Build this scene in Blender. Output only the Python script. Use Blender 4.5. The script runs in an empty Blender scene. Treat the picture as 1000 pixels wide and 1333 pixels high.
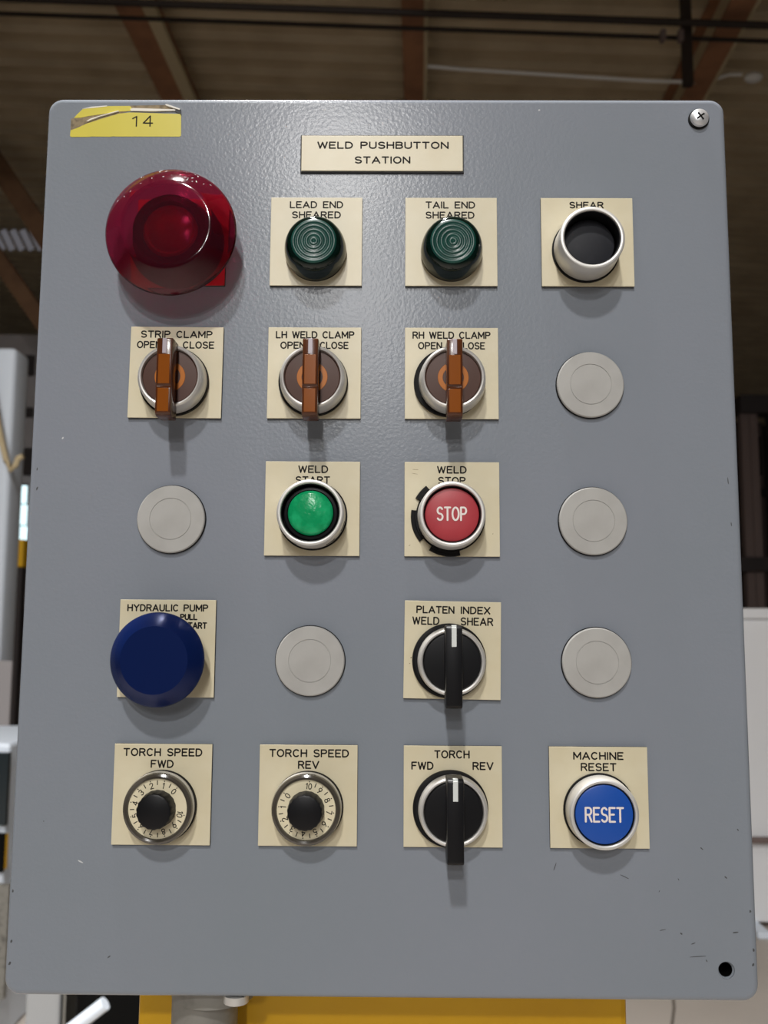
import bpy, bmesh, math, random
from mathutils import Matrix, Vector
random.seed(7)
sc = bpy.context.scene
col = sc.collection
PI = math.pi
EYE = 1.40            # height of the panel origin (and of the lens) above the floor
DIST = 0.409          # lens to panel face, metres
FPX = 1177.39         # focal length in pixels of the 1000 x 1333 frame

# ------------------------------------------------------------------ camera
PITCH, YAW, ROLL = 0.11413, 0.00794, -0.00561
def cam_axes():
    cx, sx, cy, sy = math.cos(PITCH), math.sin(PITCH), math.cos(YAW), math.sin(YAW)
    cr, sr = math.cos(ROLL), math.sin(ROLL)
    Rr = Matrix(((cr, 0, sr), (0, 1, 0), (-sr, 0, cr)))
    Rp = Matrix(((1, 0, 0), (0, cx, -sx), (0, sx, cx)))
    Ry = Matrix(((cy, -sy, 0), (sy, cy, 0), (0, 0, 1)))
    return Ry @ Rp @ Rr
M = cam_axes()
cam = bpy.data.cameras.new('camera')
cam.sensor_fit = 'HORIZONTAL'; cam.sensor_width = 36.0; cam.lens = 36.0 * FPX / 1000.0
cam.clip_start = 0.02; cam.clip_end = 200
cam.dof.use_dof = True; cam.dof.focus_distance = 0.40; cam.dof.aperture_fstop = 22
co = bpy.data.objects.new('camera', cam); col.objects.link(co)
R4 = Matrix((M.col[0], M.col[2], -M.col[1])).transposed().to_4x4()
co.matrix_world = Matrix.Translation((0, -DIST, EYE)) @ R4
sc.camera = co

# ------------------------------------------------------------------ world and lamps
w = bpy.data.worlds.new('world'); sc.world = w; w.use_nodes = True
bg = w.node_tree.nodes['Background']
bg.inputs[0].default_value = (0.86, 0.93, 1.0, 1); bg.inputs[1].default_value = 0.06
def bay_lamp(name, x, y, z, power, tilt=0.0, spread=80, r=0.19):
    """roof lamp hung just under the deck, outside the picture"""
    l = bpy.data.lights.new(name, 'AREA'); l.shape = 'DISK'; l.size = 2 * r
    l.energy = power; l.spread = math.radians(spread); l.color = (1.0, 0.98, 0.95)
    o = bpy.data.objects.new(name, l); col.objects.link(o); o.location = (x, y, z); o.rotation_euler.x = math.radians(tilt)
# the double shadows under the buttons and the two glints on the cover show one row of roof lamps behind the camera
for k, nm in enumerate(('first', 'second', 'third', 'fourth'), 1):
    bay_lamp('roof_lamp_%s_offscreen' % nm, -0.57, -0.15 - 4.25 * k, EYE + 4.75, 51, 55)
# the bright top edge of the cover shows the next lamp of that row, straight above
bay_lamp('roof_lamp_overhead_offscreen', -0.57, 0.0, EYE + 4.75, 102)
sc.view_settings.view_transform = 'Standard'; sc.view_settings.look = 'None'
sc.view_settings.exposure = -0.2; sc.view_settings.gamma = 1.0
sc.view_settings.use_curve_mapping = False

# ------------------------------------------------------------------ materials
def S(r, g, b):
    f = lambda c: (c / 255) / 12.92 if c / 255 <= 0.04045 else ((c / 255 + 0.055) / 1.055) ** 2.4
    return (f(r), f(g), f(b), 1)
def mat(name, color, rough=0.5, metal=0.0, trans=0.0, ior=1.45, coat=0.0, spec=0.5, noise=None, bump=None, emit=None):
    """noise = (scale, colour2, lo, hi); bump = (scale, strength, distance)"""
    m = bpy.data.materials.new(name); m.use_nodes = True
    nt = m.node_tree; b = nt.nodes['Principled BSDF']
    b.inputs['Base Color'].default_value = color
    b.inputs['Roughness'].default_value = rough; b.inputs['Metallic'].default_value = metal
    b.inputs['Transmission Weight'].default_value = trans; b.inputs['IOR'].default_value = ior
    b.inputs['Coat Weight'].default_value = coat; b.inputs['Coat Roughness'].default_value = 0.08
    b.inputs['Specular IOR Level'].default_value = spec
    if emit:
        b.inputs['Emission Color'].default_value = emit[0]; b.inputs['Emission Strength'].default_value = emit[1]
    tc = nt.nodes.new('ShaderNodeTexCoord') if (noise or bump) else None
    if noise:
        n = nt.nodes.new('ShaderNodeTexNoise'); n.inputs['Scale'].default_value = noise[0]; n.inputs['Detail'].default_value = 5
        nt.links.new(tc.outputs['Object'], n.inputs['Vector'])
        r = nt.nodes.new('ShaderNodeValToRGB')
        r.color_ramp.elements[0].position = noise[2]; r.color_ramp.elements[0].color = color
        r.color_ramp.elements[1].position = noise[3]; r.color_ramp.elements[1].color = noise[1]
        nt.links.new(n.outputs['Fac'], r.inputs[0]); nt.links.new(r.outputs[0], b.inputs['Base Color'])
    if bump:
        n = nt.nodes.new('ShaderNodeTexNoise'); n.inputs['Scale'].default_value = bump[0]; n.inputs['Detail'].default_value = 2
        nt.links.new(tc.outputs['Object'], n.inputs['Vector'])
        bp = nt.nodes.new('ShaderNodeBump'); bp.inputs['Strength'].default_value = bump[1]; bp.inputs['Distance'].default_value = bump[2]
        nt.links.new(n.outputs['Fac'], bp.inputs['Height']); nt.links.new(bp.outputs[0], b.inputs['Normal'])
    return m
MT = {
 'paint': mat('grey_enamel', S(133, 138, 148), 0.22, spec=0.25, noise=(6, S(128, 135, 143), 0.35, 0.7), bump=(620, 0.16, 0.0005)),
 'cream': mat('cream_laminate', S(212, 203, 176), 0.34, noise=(60, S(206, 195, 164), 0.4, 0.75), bump=(90, 0.05, 0.0005)),
 'core': mat('black_laminate_core', S(24, 23, 22), 0.5),
 'ink': mat('black_engraving', S(22, 18, 16), 0.6, spec=0.2),
 'white_ink': mat('white_lettering', S(236, 226, 222), 0.5),
 'alu': mat('satin_aluminium', S(214, 212, 208), 0.42, metal=0.55),
 'chrome': mat('plated_metal', S(222, 222, 224), 0.3, metal=0.6),
 'rubber': mat('black_rubber', S(13, 13, 14), 0.65, spec=0.25),
 'black': mat('black_plastic', S(15, 15, 18), 0.4, spec=0.3),
 'black_matt': mat('black_cap', S(34, 35, 41), 0.55, spec=0.3, noise=(120, S(44, 45, 51), 0.5, 0.8)),
 'green_glass': mat('dark_green_lens', S(2, 20, 15), 0.09),
 'green_face': mat('scuffed_sheen_lens', S(17, 60, 53), 0.28, spec=0.4, noise=(220, S(27, 74, 66), 0.45, 0.75)),  # scuffed face; its lighter teal also carries reflections in the colour
 'green_bright': mat('bright_green_lens', S(14, 146, 90), 0.2, spec=0.35, noise=(170, S(36, 174, 114), 0.45, 0.7), bump=(260, 0.35, 0.001)),
 'red_glass': mat('red_acrylic', (0.44, 0.022, 0.075, 1), 0.09, trans=0.95, ior=1.40),
 'red_plate': mat('red_legend', S(176, 36, 34), 0.4),
 'red_core': mat('red_reflector', S(170, 18, 56), 0.25),
 'stop_red': mat('red_cap', S(176, 58, 66), 0.42, noise=(70, S(166, 50, 60), 0.4, 0.7)),
 'blue_cap': mat('blue_cap', S(24, 78, 168), 0.36),
 'blue_metal': mat('blue_anodised', S(12, 30, 80), 0.24, metal=0.2, spec=0.3),
 'amber': mat('amber_plastic', S(88, 46, 22), 0.18, trans=0.25),
 'amber_disc': mat('smoked_amber', S(78, 52, 43), 0.4, spec=0.3),
 'amber_bulb': mat('amber_bulb_glow', S(178, 104, 32), 0.35, spec=0.25),  # lit bulb's orange seen through the disc, put into base colour
 'amber_window': mat('amber_window', S(132, 72, 23), 0.15, spec=0.12),
 'silver_ink': mat('pointer_insert', S(168, 158, 166), 0.3),
 'pointer': mat('white_pointer', S(214, 218, 216), 0.4),
 'plug': mat('grey_plug', S(172, 171, 168), 0.5, noise=(55, S(158, 156, 153), 0.45, 0.75)),
 'plug_line': mat('plug_groove', S(122, 120, 116), 0.6),
 'dial': mat('dial_card', S(222, 212, 182), 0.45),
 'rim': mat('smoked_rim', S(70, 65, 58), 0.14, coat=0.5),
 'yellow_tape': mat('yellow_tape', S(208, 194, 56), 0.35),
 'tape_white': mat('tape_backing', S(232, 228, 218), 0.45),
 'tape_tan': mat('torn_adhesive', S(142, 126, 98), 0.7, noise=(400, S(96, 84, 66), 0.45, 0.7)),
 'chip': mat('bare_chip', S(70, 72, 74), 0.7),
 'chip_light': mat('pale_chip', S(196, 198, 200), 0.6),
 'hole': mat('hole_dark', S(10, 10, 10), 0.6, spec=0.1),
 'yellow': mat('safety_yellow', S(222, 172, 22), 0.42, noise=(9, S(208, 156, 16), 0.4, 0.7)),
 'conduit': mat('galvanised_steel', S(136, 134, 128), 0.5, metal=0.3, noise=(60, S(96, 94, 90), 0.5, 0.75)),
 'deck': mat('brown_roof_deck', S(226, 207, 174), 0.75, noise=(2.2, S(204, 184, 152), 0.35, 0.7)),
 'beam': mat('rust_red_primer', S(176, 126, 92), 0.7, noise=(5, S(150, 106, 78), 0.4, 0.7)),
 'brace': mat('brown_brace', S(138, 104, 76), 0.7, noise=(5, S(116, 86, 64), 0.4, 0.7)),
 'beam_pale': mat('pale_tan', S(214, 196, 158), 0.7),  # pale tan for beam webs, edge strips and the post cable
 'dark_pipe': mat('dark_pipe', S(48, 38, 32), 0.6),
 'white_cable': mat('white_cable', S(250, 248, 244), 0.5),
 'brown_wall': mat('dark_cladding', S(78, 66, 60), 0.8, noise=(1.5, S(60, 52, 48), 0.4, 0.7)),
 'grey_wall': mat('pale_wall', S(176, 172, 174), 0.8, noise=(1.2, S(160, 154, 154), 0.4, 0.7)),
 'white_paint': mat('white_paint', S(232, 242, 255), 0.5),
 'white_screen': mat('white_screen_paint', S(243, 245, 249), 0.5),
 'crate': mat('dull_grey_paint', S(164, 166, 168), 0.6),
 'dark_steel': mat('dark_steel', S(56, 50, 50), 0.6),
 'mauve_steel': mat('dusty_steel', S(122, 106, 102), 0.7),
 'floor': mat('worn_concrete', S(200, 191, 182), 0.6, noise=(1.8, S(188, 179, 170), 0.35, 0.7)),
 'joint': mat('floor_joint', S(120, 112, 104), 0.8),
 'glass_dark': mat('dark_window_glass', S(34, 42, 46), 0.1),
 'daylight': mat('daylight_glazing', S(200, 240, 255), 0.4, emit=((0.72, 0.95, 1.0, 1), 1.6)),
 'rooflight': mat('translucent_sheet', S(170, 168, 178), 0.5, emit=((0.8, 0.8, 0.9, 1), 0.12)),
 'yellow_box': mat('yellow_guard', S(246, 190, 26), 0.5),
}

# ------------------------------------------------------------------ mesh helpers (millimetres in, metres out)
MM = 0.001
def finish(bm, name, m, parent=None, loc=(0, 0, 0), scale=MM, smooth=True, ang=32):
    bmesh.ops.recalc_face_normals(bm, faces=bm.faces)
    for f in bm.faces: f.smooth = smooth
    if smooth:
        for e in bm.edges:
            if len(e.link_faces) == 2 and e.calc_face_angle(0) > math.radians(ang): e.smooth = False
    for v in bm.verts: v.co *= scale
    me = bpy.data.meshes.new(name); bm.to_mesh(me); bm.free()
    me.materials.append(MT[m] if isinstance(m, str) else m)
    o = bpy.data.objects.new(name, me); col.objects.link(o)
    if parent: o.parent = parent
    o.location = Vector(loc) * scale
    return o
def empty(name, parent=None, loc=(0, 0, 0), scale=MM):
    o = bpy.data.objects.new(name, None); col.objects.link(o); o.empty_display_size = 0.01
    if parent: o.parent = parent
    o.location = Vector(loc) * scale
    return o
def tag(o, label=None, cat=None, group=None, kind=None):
    for k, v in (('label', label), ('category', cat), ('group', group), ('kind', kind)):
        if v: o[k] = v
    return o
def lathe(bm, prof, seg=72, a0=0.0, a1=2 * PI, cx=0, cz=0):
    """profile of (radius, height); the axis points out of the panel (-Y)"""
    full = abs(a1 - a0 - 2 * PI) < 1e-6
    n = seg if full else seg + 1
    rings = []
    for r, h in prof:
        if r < 1e-6: rings.append([bm.verts.new((cx, -h, cz))]); continue
        rings.append([bm.verts.new((cx + r * math.cos(a0 + (a1 - a0) * i / seg), -h, cz + r * math.sin(a0 + (a1 - a0) * i / seg))) for i in range(n)])
    for A, B in zip(rings, rings[1:]):
        for i in range(seg):
            j = (i + 1) % n
            if len(A) == 1 and len(B) == 1: continue
            if len(A) == 1: bm.faces.new((A[0], B[i], B[j]))
            elif len(B) == 1: bm.faces.new((A[i], A[j], B[0]))
            else: bm.faces.new((A[i], A[j], B[j], B[i]))
    if not full:
        for k in (0, -1):
            try: bm.faces.new([R[k] for R in rings])
            except ValueError: pass
    return bm
def turned(name, prof, m, parent, seg=72, **kw):
    return finish(lathe(bmesh.new(), prof, seg, **kw), name, m, parent)
def box(bm, x0, x1, y0, y1, z0, z1, bev=0.0, seg=2):
    v = [bm.verts.new(p) for p in ((x0, y0, z0), (x1, y0, z0), (x1, y1, z0), (x0, y1, z0), (x0, y0, z1), (x1, y0, z1), (x1, y1, z1), (x0, y1, z1))]
    fs = [bm.faces.new([v[i] for i in q]) for q in ((0, 1, 2, 3), (4, 7, 6, 5), (0, 4, 5, 1), (1, 5, 6, 2), (2, 6, 7, 3), (3, 7, 4, 0))]
    if bev > 0:
        es = list({e for f in fs for e in f.edges})
        bmesh.ops.bevel(bm, geom=es, offset=bev, segments=seg, affect='EDGES', profile=0.5)
    return bm
def prism(bm, pts, axis, a, b, bev=0.0):
    """closed outline extruded along an axis: 'x' (pts = z,h on the panel) or 'y' (pts = x,z, heights a..b)"""
    if axis == 'x': mk = lambda p, t: (t, -p[1], p[0])
    else: mk = lambda p, t: (p[0], -t, p[1])
    A = [bm.verts.new(mk(p, a)) for p in pts]; B = [bm.verts.new(mk(p, b)) for p in pts]
    n = len(pts); fs = [bm.faces.new(A), bm.faces.new(B[::-1])]
    fs += [bm.faces.new((A[i], B[i], B[(i + 1) % n], A[(i + 1) % n])) for i in range(n)]
    if bev > 0:
        es = list({e for f in fs for e in f.edges})
        bmesh.ops.bevel(bm, geom=es, offset=bev, segments=2, affect='EDGES', profile=0.5)
    return bm
def rrect(x0, x1, z0, z1, r, n=8):
    out = []
    for cx, cz, a in ((x1 - r, z1 - r, 0), (x0 + r, z1 - r, 90), (x0 + r, z0 + r, 180), (x1 - r, z0 + r, 270)):
        for i in range(n + 1):
            t = math.radians(a + 90 * i / n); out.append((cx + r * math.cos(t), cz + r * math.sin(t)))
    return out
def loft(bm, loops):
    """loops of 3-D points of equal length, capped at both ends"""
    V = [[bm.verts.new(p) for p in L] for L in loops]
    n = len(V[0])
    for A, B in zip(V, V[1:]):
        for i in range(n): bm.faces.new((A[i], A[(i + 1) % n], B[(i + 1) % n], B[i]))
    bm.faces.new(V[0]); bm.faces.new(V[-1][::-1])
    return bm
def tube(bm, pts, r, seg=10):
    pts = [Vector(p) for p in pts]; rings = []
    for i, p in enumerate(pts):
        d = (pts[min(i + 1, len(pts) - 1)] - pts[max(i - 1, 0)]).normalized()
        up = Vector((0, 0, 1)) if abs(d.z) < 0.9 else Vector((0, 1, 0))
        a = d.cross(up).normalized(); b = d.cross(a)
        rings.append([bm.verts.new(p + r * (a * math.cos(2 * PI * k / seg) + b * math.sin(2 * PI * k / seg))) for k in range(seg)])
    for A, B in zip(rings, rings[1:]):
        for i in range(seg): bm.faces.new((A[i], A[(i + 1) % seg], B[(i + 1) % seg], B[i]))
    bm.faces.new(rings[0]); bm.faces.new(rings[-1][::-1])
    return bm

# ------------------------------------------------------------------ single-stroke engraving alphabet
def arc(cx, cy, rx, ry, a0, a1, n=10):
    return [(cx + rx * math.cos(math.radians(a0 + (a1 - a0) * i / n)), cy + ry * math.sin(math.radians(a0 + (a1 - a0) * i / n))) for i in range(n + 1)]
G = {
 'A': (.74, [[(0, 0), (.37, 1), (.74, 0)], [(.12, .32), (.62, .32)]]),
 'B': (.62, [[(0, 0), (0, 1), (.36, 1)] + arc(.36, .77, .23, .23, 90, -90) + [(0, .54)], [(.36, .54)] + arc(.36, .27, .26, .27, 90, -90) + [(0, 0)]]),
 'C': (.66, [arc(.34, .5, .34, .5, 48, 312, 18)]),
 'D': (.64, [[(0, 0), (0, 1), (.26, 1)] + arc(.26, .5, .38, .5, 90, -90, 14) + [(0, 0)]]),
 'E': (.56, [[(.56, 0), (0, 0), (0, 1), (.56, 1)], [(0, .52), (.46, .52)]]),
 'F': (.54, [[(0, 0), (0, 1), (.54, 1)], [(0, .52), (.44, .52)]]),
 'H': (.62, [[(0, 0), (0, 1)], [(.62, 0), (.62, 1)], [(0, .52), (.62, .52)]]),
 'I': (.02, [[(.01, 0), (.01, 1)]]),
 'L': (.52, [[(0, 1), (0, 0), (.52, 0)]]),
 'M': (.76, [[(0, 0), (0, 1), (.38, .25), (.76, 1), (.76, 0)]]),
 'N': (.64, [[(0, 0), (0, 1), (.64, 0), (.64, 1)]]),
 'O': (.72, [arc(.36, .5, .36, .5, 0, 360, 24)]),
 'P': (.6, [[(0, 0), (0, 1), (.33, 1)] + arc(.33, .74, .27, .26, 90, -90) + [(0, .48)]]),
 'R': (.62, [[(0, 0), (0, 1), (.34, 1)] + arc(.34, .75, .26, .25, 90, -90) + [(0, .5)], [(.34, .5), (.62, 0)]]),
 'S': (.6, [arc(.3, .75, .28, .25, 30, 270, 12) + arc(.3, .25, .3, .25, 90, -150, 12)]),
 'T': (.62, [[(0, 1), (.62, 1)], [(.31, 1), (.31, 0)]]),
 'U': (.62, [[(0, 1), (0, .31)] + arc(.31, .31, .31, .31, 180, 360, 12) + [(.62, 1)]]),
 'V': (.7, [[(0, 1), (.35, 0), (.7, 1)]]),
 'W': (.9, [[(0, 1), (.22, 0), (.45, .95), (.68, 0), (.9, 1)]]),
 'X': (.66, [[(0, 0), (.66, 1)], [(0, 1), (.66, 0)]]),
 'Y': (.68, [[(0, 1), (.34, .5), (.68, 1)], [(.34, .5), (.34, 0)]]),
 '0': (.56, [arc(.28, .5, .28, .5, 0, 360, 20)]),
 '1': (.22, [[(0, .78), (.2, 1), (.2, 0)]]),
 '2': (.56, [arc(.28, .72, .28, .28, 165, -35, 10) + [(0, 0), (.56, 0)]]),
 '3': (.56, [arc(.27, .75, .25, .25, 150, -90, 10), arc(.27, .26, .29, .26, 90, -150, 10)]),
 '4': (.6, [[(.44, 0), (.44, 1), (0, .3), (.6, .3)]]),
 '5': (.56, [[(.5, 1), (.08, 1), (.03, .55)] + arc(.26, .32, .3, .32, 120, -150, 12)]),
 '6': (.56, [[(.46, 1), (.06, .45)], arc(.28, .29, .28, .29, 0, 360, 16)]),
 '7': (.54, [[(0, 1), (.54, 1), (.18, 0)]]),
 '8': (.56, [arc(.28, .75, .23, .24, 0, 360, 14), arc(.28, .27, .28, .27, 0, 360, 14)]),
 '9': (.56, [[(.1, 0), (.5, .55)], arc(.28, .71, .28, .29, 0, 360, 16)]),
 ' ': (.36, []),
}
def text_width(s, gap=.26): return sum(G[c][0] for c in s) + gap * (len(s) - 1)
def stroke_text(bm, s, x0, x1, z0, z1, wd, h, thick=0.06, xf=None):
    """letters drawn with a round-ended stroke of width wd inside the box x0..x1, z0..z1 at height h above the panel"""
    gap = .26; W = text_width(s, gap); H = z1 - z0 - wd; kx = (x1 - x0 - wd) / W if x1 is not None else H
    if x1 is None: x0 = x0 - W * kx / 2 - wd / 2
    x = 0; layer = [0]
    xf = xf or (lambda p: p)
    def put(p): q = xf(p); return bm.verts.new((q[0], -h - 0.006 * (layer[0] % 7), q[1]))
    for c in s:
        gw, st = G[c]
        for pl in st:
            P = [Vector((x0 + wd / 2 + (x + px) * kx, z0 + wd / 2 + pz * H)) for px, pz in pl]
            for a, b in zip(P, P[1:]):
                d = b - a
                if d.length < 1e-6: continue
                n = Vector((-d.y, d.x)).normalized() * wd / 2
                t = math.atan2(n.y, n.x); k = 5
                ring = [a + wd / 2 * Vector((math.cos(t + PI * i / k), math.sin(t + PI * i / k))) for i in range(k + 1)]
                ring += [b + wd / 2 * Vector((math.cos(t + PI + PI * i / k), math.sin(t + PI + PI * i / k))) for i in range(k + 1)]
                layer[0] += 1; bm.faces.new([put(p) for p in ring])
        x += gw + gap
    return bm
def flat(bm, name, m, parent, loc=(0, 0, 0)):
    o = finish_flat(bm, name, m, parent, loc); return o
def finish_flat(bm, name, m, parent, loc):
    for f in bm.faces:
        f.normal_update()
        if f.normal.y > 0: f.normal_flip()
    for v in bm.verts: v.co *= MM
    me = bpy.data.meshes.new(name); bm.to_mesh(me); bm.free(); me.materials.append(MT[m])
    o = bpy.data.objects.new(name, me); col.objects.link(o); o.parent = parent; o.location = Vector(loc) * MM
    return o

# ------------------------------------------------------------------ hall: pixel / distance helper, shell
def ray(px, py):
    d = M @ Vector(((px - 500) / FPX, 1.0, -(py - 666.5) / FPX)); return d / d.y
def at(px, py, Y): return Vector((0, -DIST, EYE)) + ray(px, py) * Y       # Y metres in front of the lens
HY = math.radians(-1.8)                                                    # the hall is turned a little against the panel
def hall(u, v, z): return Vector((u * math.cos(HY) - v * math.sin(HY), u * math.sin(HY) + v * math.cos(HY), z))
TOP = EYE + 4.85
def deck_z(u): return TOP - 0.06 * u
def M1(bm, name, m, parent=None, smooth=False): return finish(bm, name, m, parent, scale=1.0, smooth=smooth)

bm = bmesh.new()
box(bm, -14, 14, -9, 24, -0.2, 0.0)
floor = tag(M1(bm, 'floor', 'floor'), 'pale worn concrete floor of the workshop', kind='structure')
bm = bmesh.new()
pl = []
for k in range(22):
    yy = 2.4 + 0.16 * k; pl.append((0.298 * (yy + DIST) + random.uniform(-0.012, 0.012), yy, 0.0015))
for a, b in zip(pl, pl[1:]):
    bm.faces.new([bm.verts.new((q[0] + sgn * 0.006, q[1], q[2])) for q, sgn in ((a, -1), (a, 1), (b, 1), (b, -1))])
M1(bm, 'crack', 'joint', floor)

pitch, dep = 0.25, 0.16
prof = []
v = -9.0
while v < 24:
    prof += [(v, 0), (v + 0.11, 0), (v + 0.125, dep), (v + 0.235, dep)]; v += pitch
bm = bmesh.new(); rows = []
for u in (-14, -5, 0, 5, 14):
    rows.append([bm.verts.new(hall(u, q, deck_z(u) + h)) for q, h in prof])
for A, B in zip(rows, rows[1:]):
    for i in range(len(prof) - 1): bm.faces.new((A[i], A[i + 1], B[i + 1], B[i]))
tag(M1(bm, 'ceiling', 'deck'), 'brown corrugated metal roof deck above the enclosure', kind='structure')

def span(name, m, p0, p1, w, d, parent=None):
    """rectangular bar between two points, w across and d deep"""
    p0, p1 = Vector(p0), Vector(p1); t = (p1 - p0).normalized()
    s = t.cross(Vector((0, 0, 1))).normalized(); n = s.cross(t)
    bm = bmesh.new(); V = []
    for p in (p0, p1):
        V.append([bm.verts.new(p + s * a * w / 2 + n * b * d / 2) for a, b in ((-1, -1), (1, -1), (1, 1), (-1, 1))])
    for i in range(4): bm.faces.new((V[0][i], V[0][(i + 1) % 4], V[1][(i + 1) % 4], V[1][i]))
    bm.faces.new(V[0]); bm.faces.new(V[1][::-1])
    return M1(bm, name, m, parent)
def roof_beam(px, py, drop, wide, label, strip=0.03):
    """I-beam along the hall under the deck that passes through the pixel"""
    z = TOP - drop
    d = ray(px, py); Y = (z - EYE) / d.z; P = at(px, py, Y)
    u = P.x * math.cos(HY) + P.y * math.sin(HY)
    r = empty('ceiling_beam', None, hall(u, 6, deck_z(u) - drop), 1.0); tag(r, label, kind='structure')
    inv = Matrix.Translation(-r.location)
    zt = deck_z(u)
    for nm, m, za, wd, dd in (('bottom_flange', 'beam', zt - drop, wide, 0.03), ('web', 'beam_pale', zt - drop * 0.52, 0.03, drop * 0.9), ('top_flange', 'beam', zt - 0.02, wide, 0.03)):
        o = span(nm, m, hall(u, -9, za), hall(u, 23, za), wd, dd, r); o.matrix_parent_inverse = inv
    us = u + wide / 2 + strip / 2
    o = span('lit_side_or_pale_line', 'beam_pale', hall(us, -9, zt - drop + 0.02), hall(us, 23, zt - drop + 0.02), strip, 0.06, r); o.matrix_parent_inverse = inv  # pale strip added as the left beam's lit side; thin pale line elsewhere
roof_beam(172, 40, 0.34, 0.20, 'rust brown steel roof beam with pale web beside the sticker corner', 0.10)
roof_beam(538, 60, 0.34, 0.17, 'rust brown steel roof beam above the title nameplate with a cable crossing it')
roof_beam(925, 60, 0.34, 0.18, 'rust brown steel roof beam above the screw corner, next to a black hanger')

def hall_line(px, py, z):
    d = ray(px, py); Y = (z - EYE) / d.z; P = at(px, py, Y)
    return P.x * math.cos(HY) + P.y * math.sin(HY), -P.x * math.sin(HY) + P.y * math.cos(HY)
for (px, py, dz, r, lab) in ((300, 22, 0.50, 0.026, 'dark thick pipe running across beneath the roof beams'),
                             (300, 42, 0.50, 0.017, 'dark thin pipe running parallel behind the thick pipe')):
    z = TOP - dz; u, v = hall_line(px, py, z)
    bm = tube(bmesh.new(), [hall(-13, v, deck_z(-13) - dz), hall(13, v, deck_z(13) - dz)], r, 10)
    tag(M1(bm, 'ceiling_pipe', 'dark_pipe', smooth=True), lab, 'pipe')
# thin white cable with an oval fitting
r = empty('hanging_cable', None, at(905, 106, 7.0), 1.0); inv = Matrix.Translation(-r.location)
tag(r, 'thin white cable with a pale oval lamp fitting strung under the deck', 'cable')
pts = [at(px, py, 7.0) for px, py in ((556, 86), (600, 90), (680, 95), (760, 100), (840, 105), (905, 107), (930, 103), (950, 97), (966, 97))]
o = M1(tube(bmesh.new(), pts, 0.015, 8), 'cable', 'white_cable', r, True); o.matrix_parent_inverse = inv
bm = bmesh.new(); bmesh.ops.create_uvsphere(bm, u_segments=20, v_segments=12, radius=1.0)
c = at(981, 101, 7.0)
for vv in bm.verts: vv.co = Vector((vv.co.x * 0.075, vv.co.y * 0.055, vv.co.z * 0.04)) + c
o = M1(bm, 'fitting', 'white_cable', r, True); o.matrix_parent_inverse = inv
# black hanger dropping from the right-hand beam
A = at(896, 112, 6.15)
r = empty('pipe_hanger', None, A, 1.0); inv = Matrix.Translation(-r.location)
tag(r, 'black strut hanging from the roof beam and clamping the dark pipes', 'hanger')
bm = bmesh.new(); box(bm, A.x - 0.035, A.x + 0.035, A.y - 0.03, A.y + 0.03, A.z, deck_z(A.x) - 0.01, 0.006)
o = M1(bm, 'strut', 'dark_pipe', r); o.matrix_parent_inverse = inv
for px in (863, 886):
    B_ = at(px, 47, 6.12); bm = bmesh.new(); box(bm, B_.x - 0.018, B_.x + 0.018, B_.y - 0.03, B_.y + 0.03, B_.z - 0.04, B_.z + 0.04, 0.006)
    o = M1(bm, 'clamp', 'mauve_steel', r); o.matrix_parent_inverse = inv

# walls
def slab(name, m, px0, px1, py0, py1, Y, th=0.1, z0=None, parent=None, bev=0.0):
    A = at(px0, py1, Y); B = at(px1, py0, Y); bm = bmesh.new()
    box(bm, min(A.x, B.x), max(A.x, B.x), A.y, A.y + th, A.z if z0 is None else z0, B.z, bev)
    return M1(bm, name, m, parent)
wb = empty('wall_back', None, (0, 20, 0), 1.0); tag(wb, 'dark brown clad end wall of the hall with steel posts', kind='structure')
inv = Matrix.Translation(-wb.location)
bm = bmesh.new(); box(bm, -14, 14, 20, 20.2, 0, TOP + 0.9); o = M1(bm, 'cladding', 'brown_wall', wb); o.matrix_parent_inverse = inv
for px in (-40, 300, 640, 972, 990, 1030):
    A = at(px, 700, 20.3); bm = bmesh.new(); box(bm, A.x - 0.09, A.x + 0.09, 19.75, 20.0, 0, TOP + 0.4); o = M1(bm, 'post', 'mauve_steel', wb); o.matrix_parent_inverse = inv
for py in (478, 640, 735):
    A = at(500, py, 20.2); bm = bmesh.new(); box(bm, -13.9, 13.9, 19.6, 19.75, A.z - 0.08, A.z + 0.08); o = M1(bm, 'rail', 'beam' if py == 478 else 'dark_steel', wb); o.matrix_parent_inverse = inv

# right of the enclosure: steel rack frame and white screen
r = empty('storage_rack', None, (at(985, 800, 9).x, 8.6, 0), 1.0); tag(r, 'tall dark steel rack frame standing behind the white screen', 'rack')
inv = Matrix.Translation(-r.location)
for px in (966, 977, 1002, 1040):
    A = at(px, 500, 9); bm = bmesh.new(); box(bm, A.x - 0.04, A.x + 0.04, 8.55, 8.65, 0, at(px, 525, 9).z); o = M1(bm, 'upright', 'mauve_steel' if px != 1002 else 'dark_steel', r); o.matrix_parent_inverse = inv
for py, t in ((528, 0.09), (735, 0.07), (800, 0.05)):
    A = at(960, py, 9); B = at(1050, py, 9); bm = bmesh.new(); box(bm, A.x, B.x, 8.5, 8.75, A.z - t, A.z + t); o = M1(bm, 'shelf_beam', 'dark_steel', r); o.matrix_parent_inverse = inv
for py0, py1 in ((570, 620), (675, 725)):
    A = at(978, py1, 9.1); B = at(987, py0, 9.1); bm = bmesh.new(); box(bm, A.x, B.x, 8.62, 8.8, A.z, B.z); o = M1(bm, 'dark_panel', 'hole', r); o.matrix_parent_inverse = inv
r = empty('white_screen', None, (at(990, 1000, 4.3).x, 3.9, 0), 1.0); tag(r, 'white painted screen panel standing on the floor beside the enclosure', 'screen')
inv = Matrix.Translation(-r.location)
A = at(955, 800, 4.3); B = at(1150, 800, 4.3)
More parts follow.
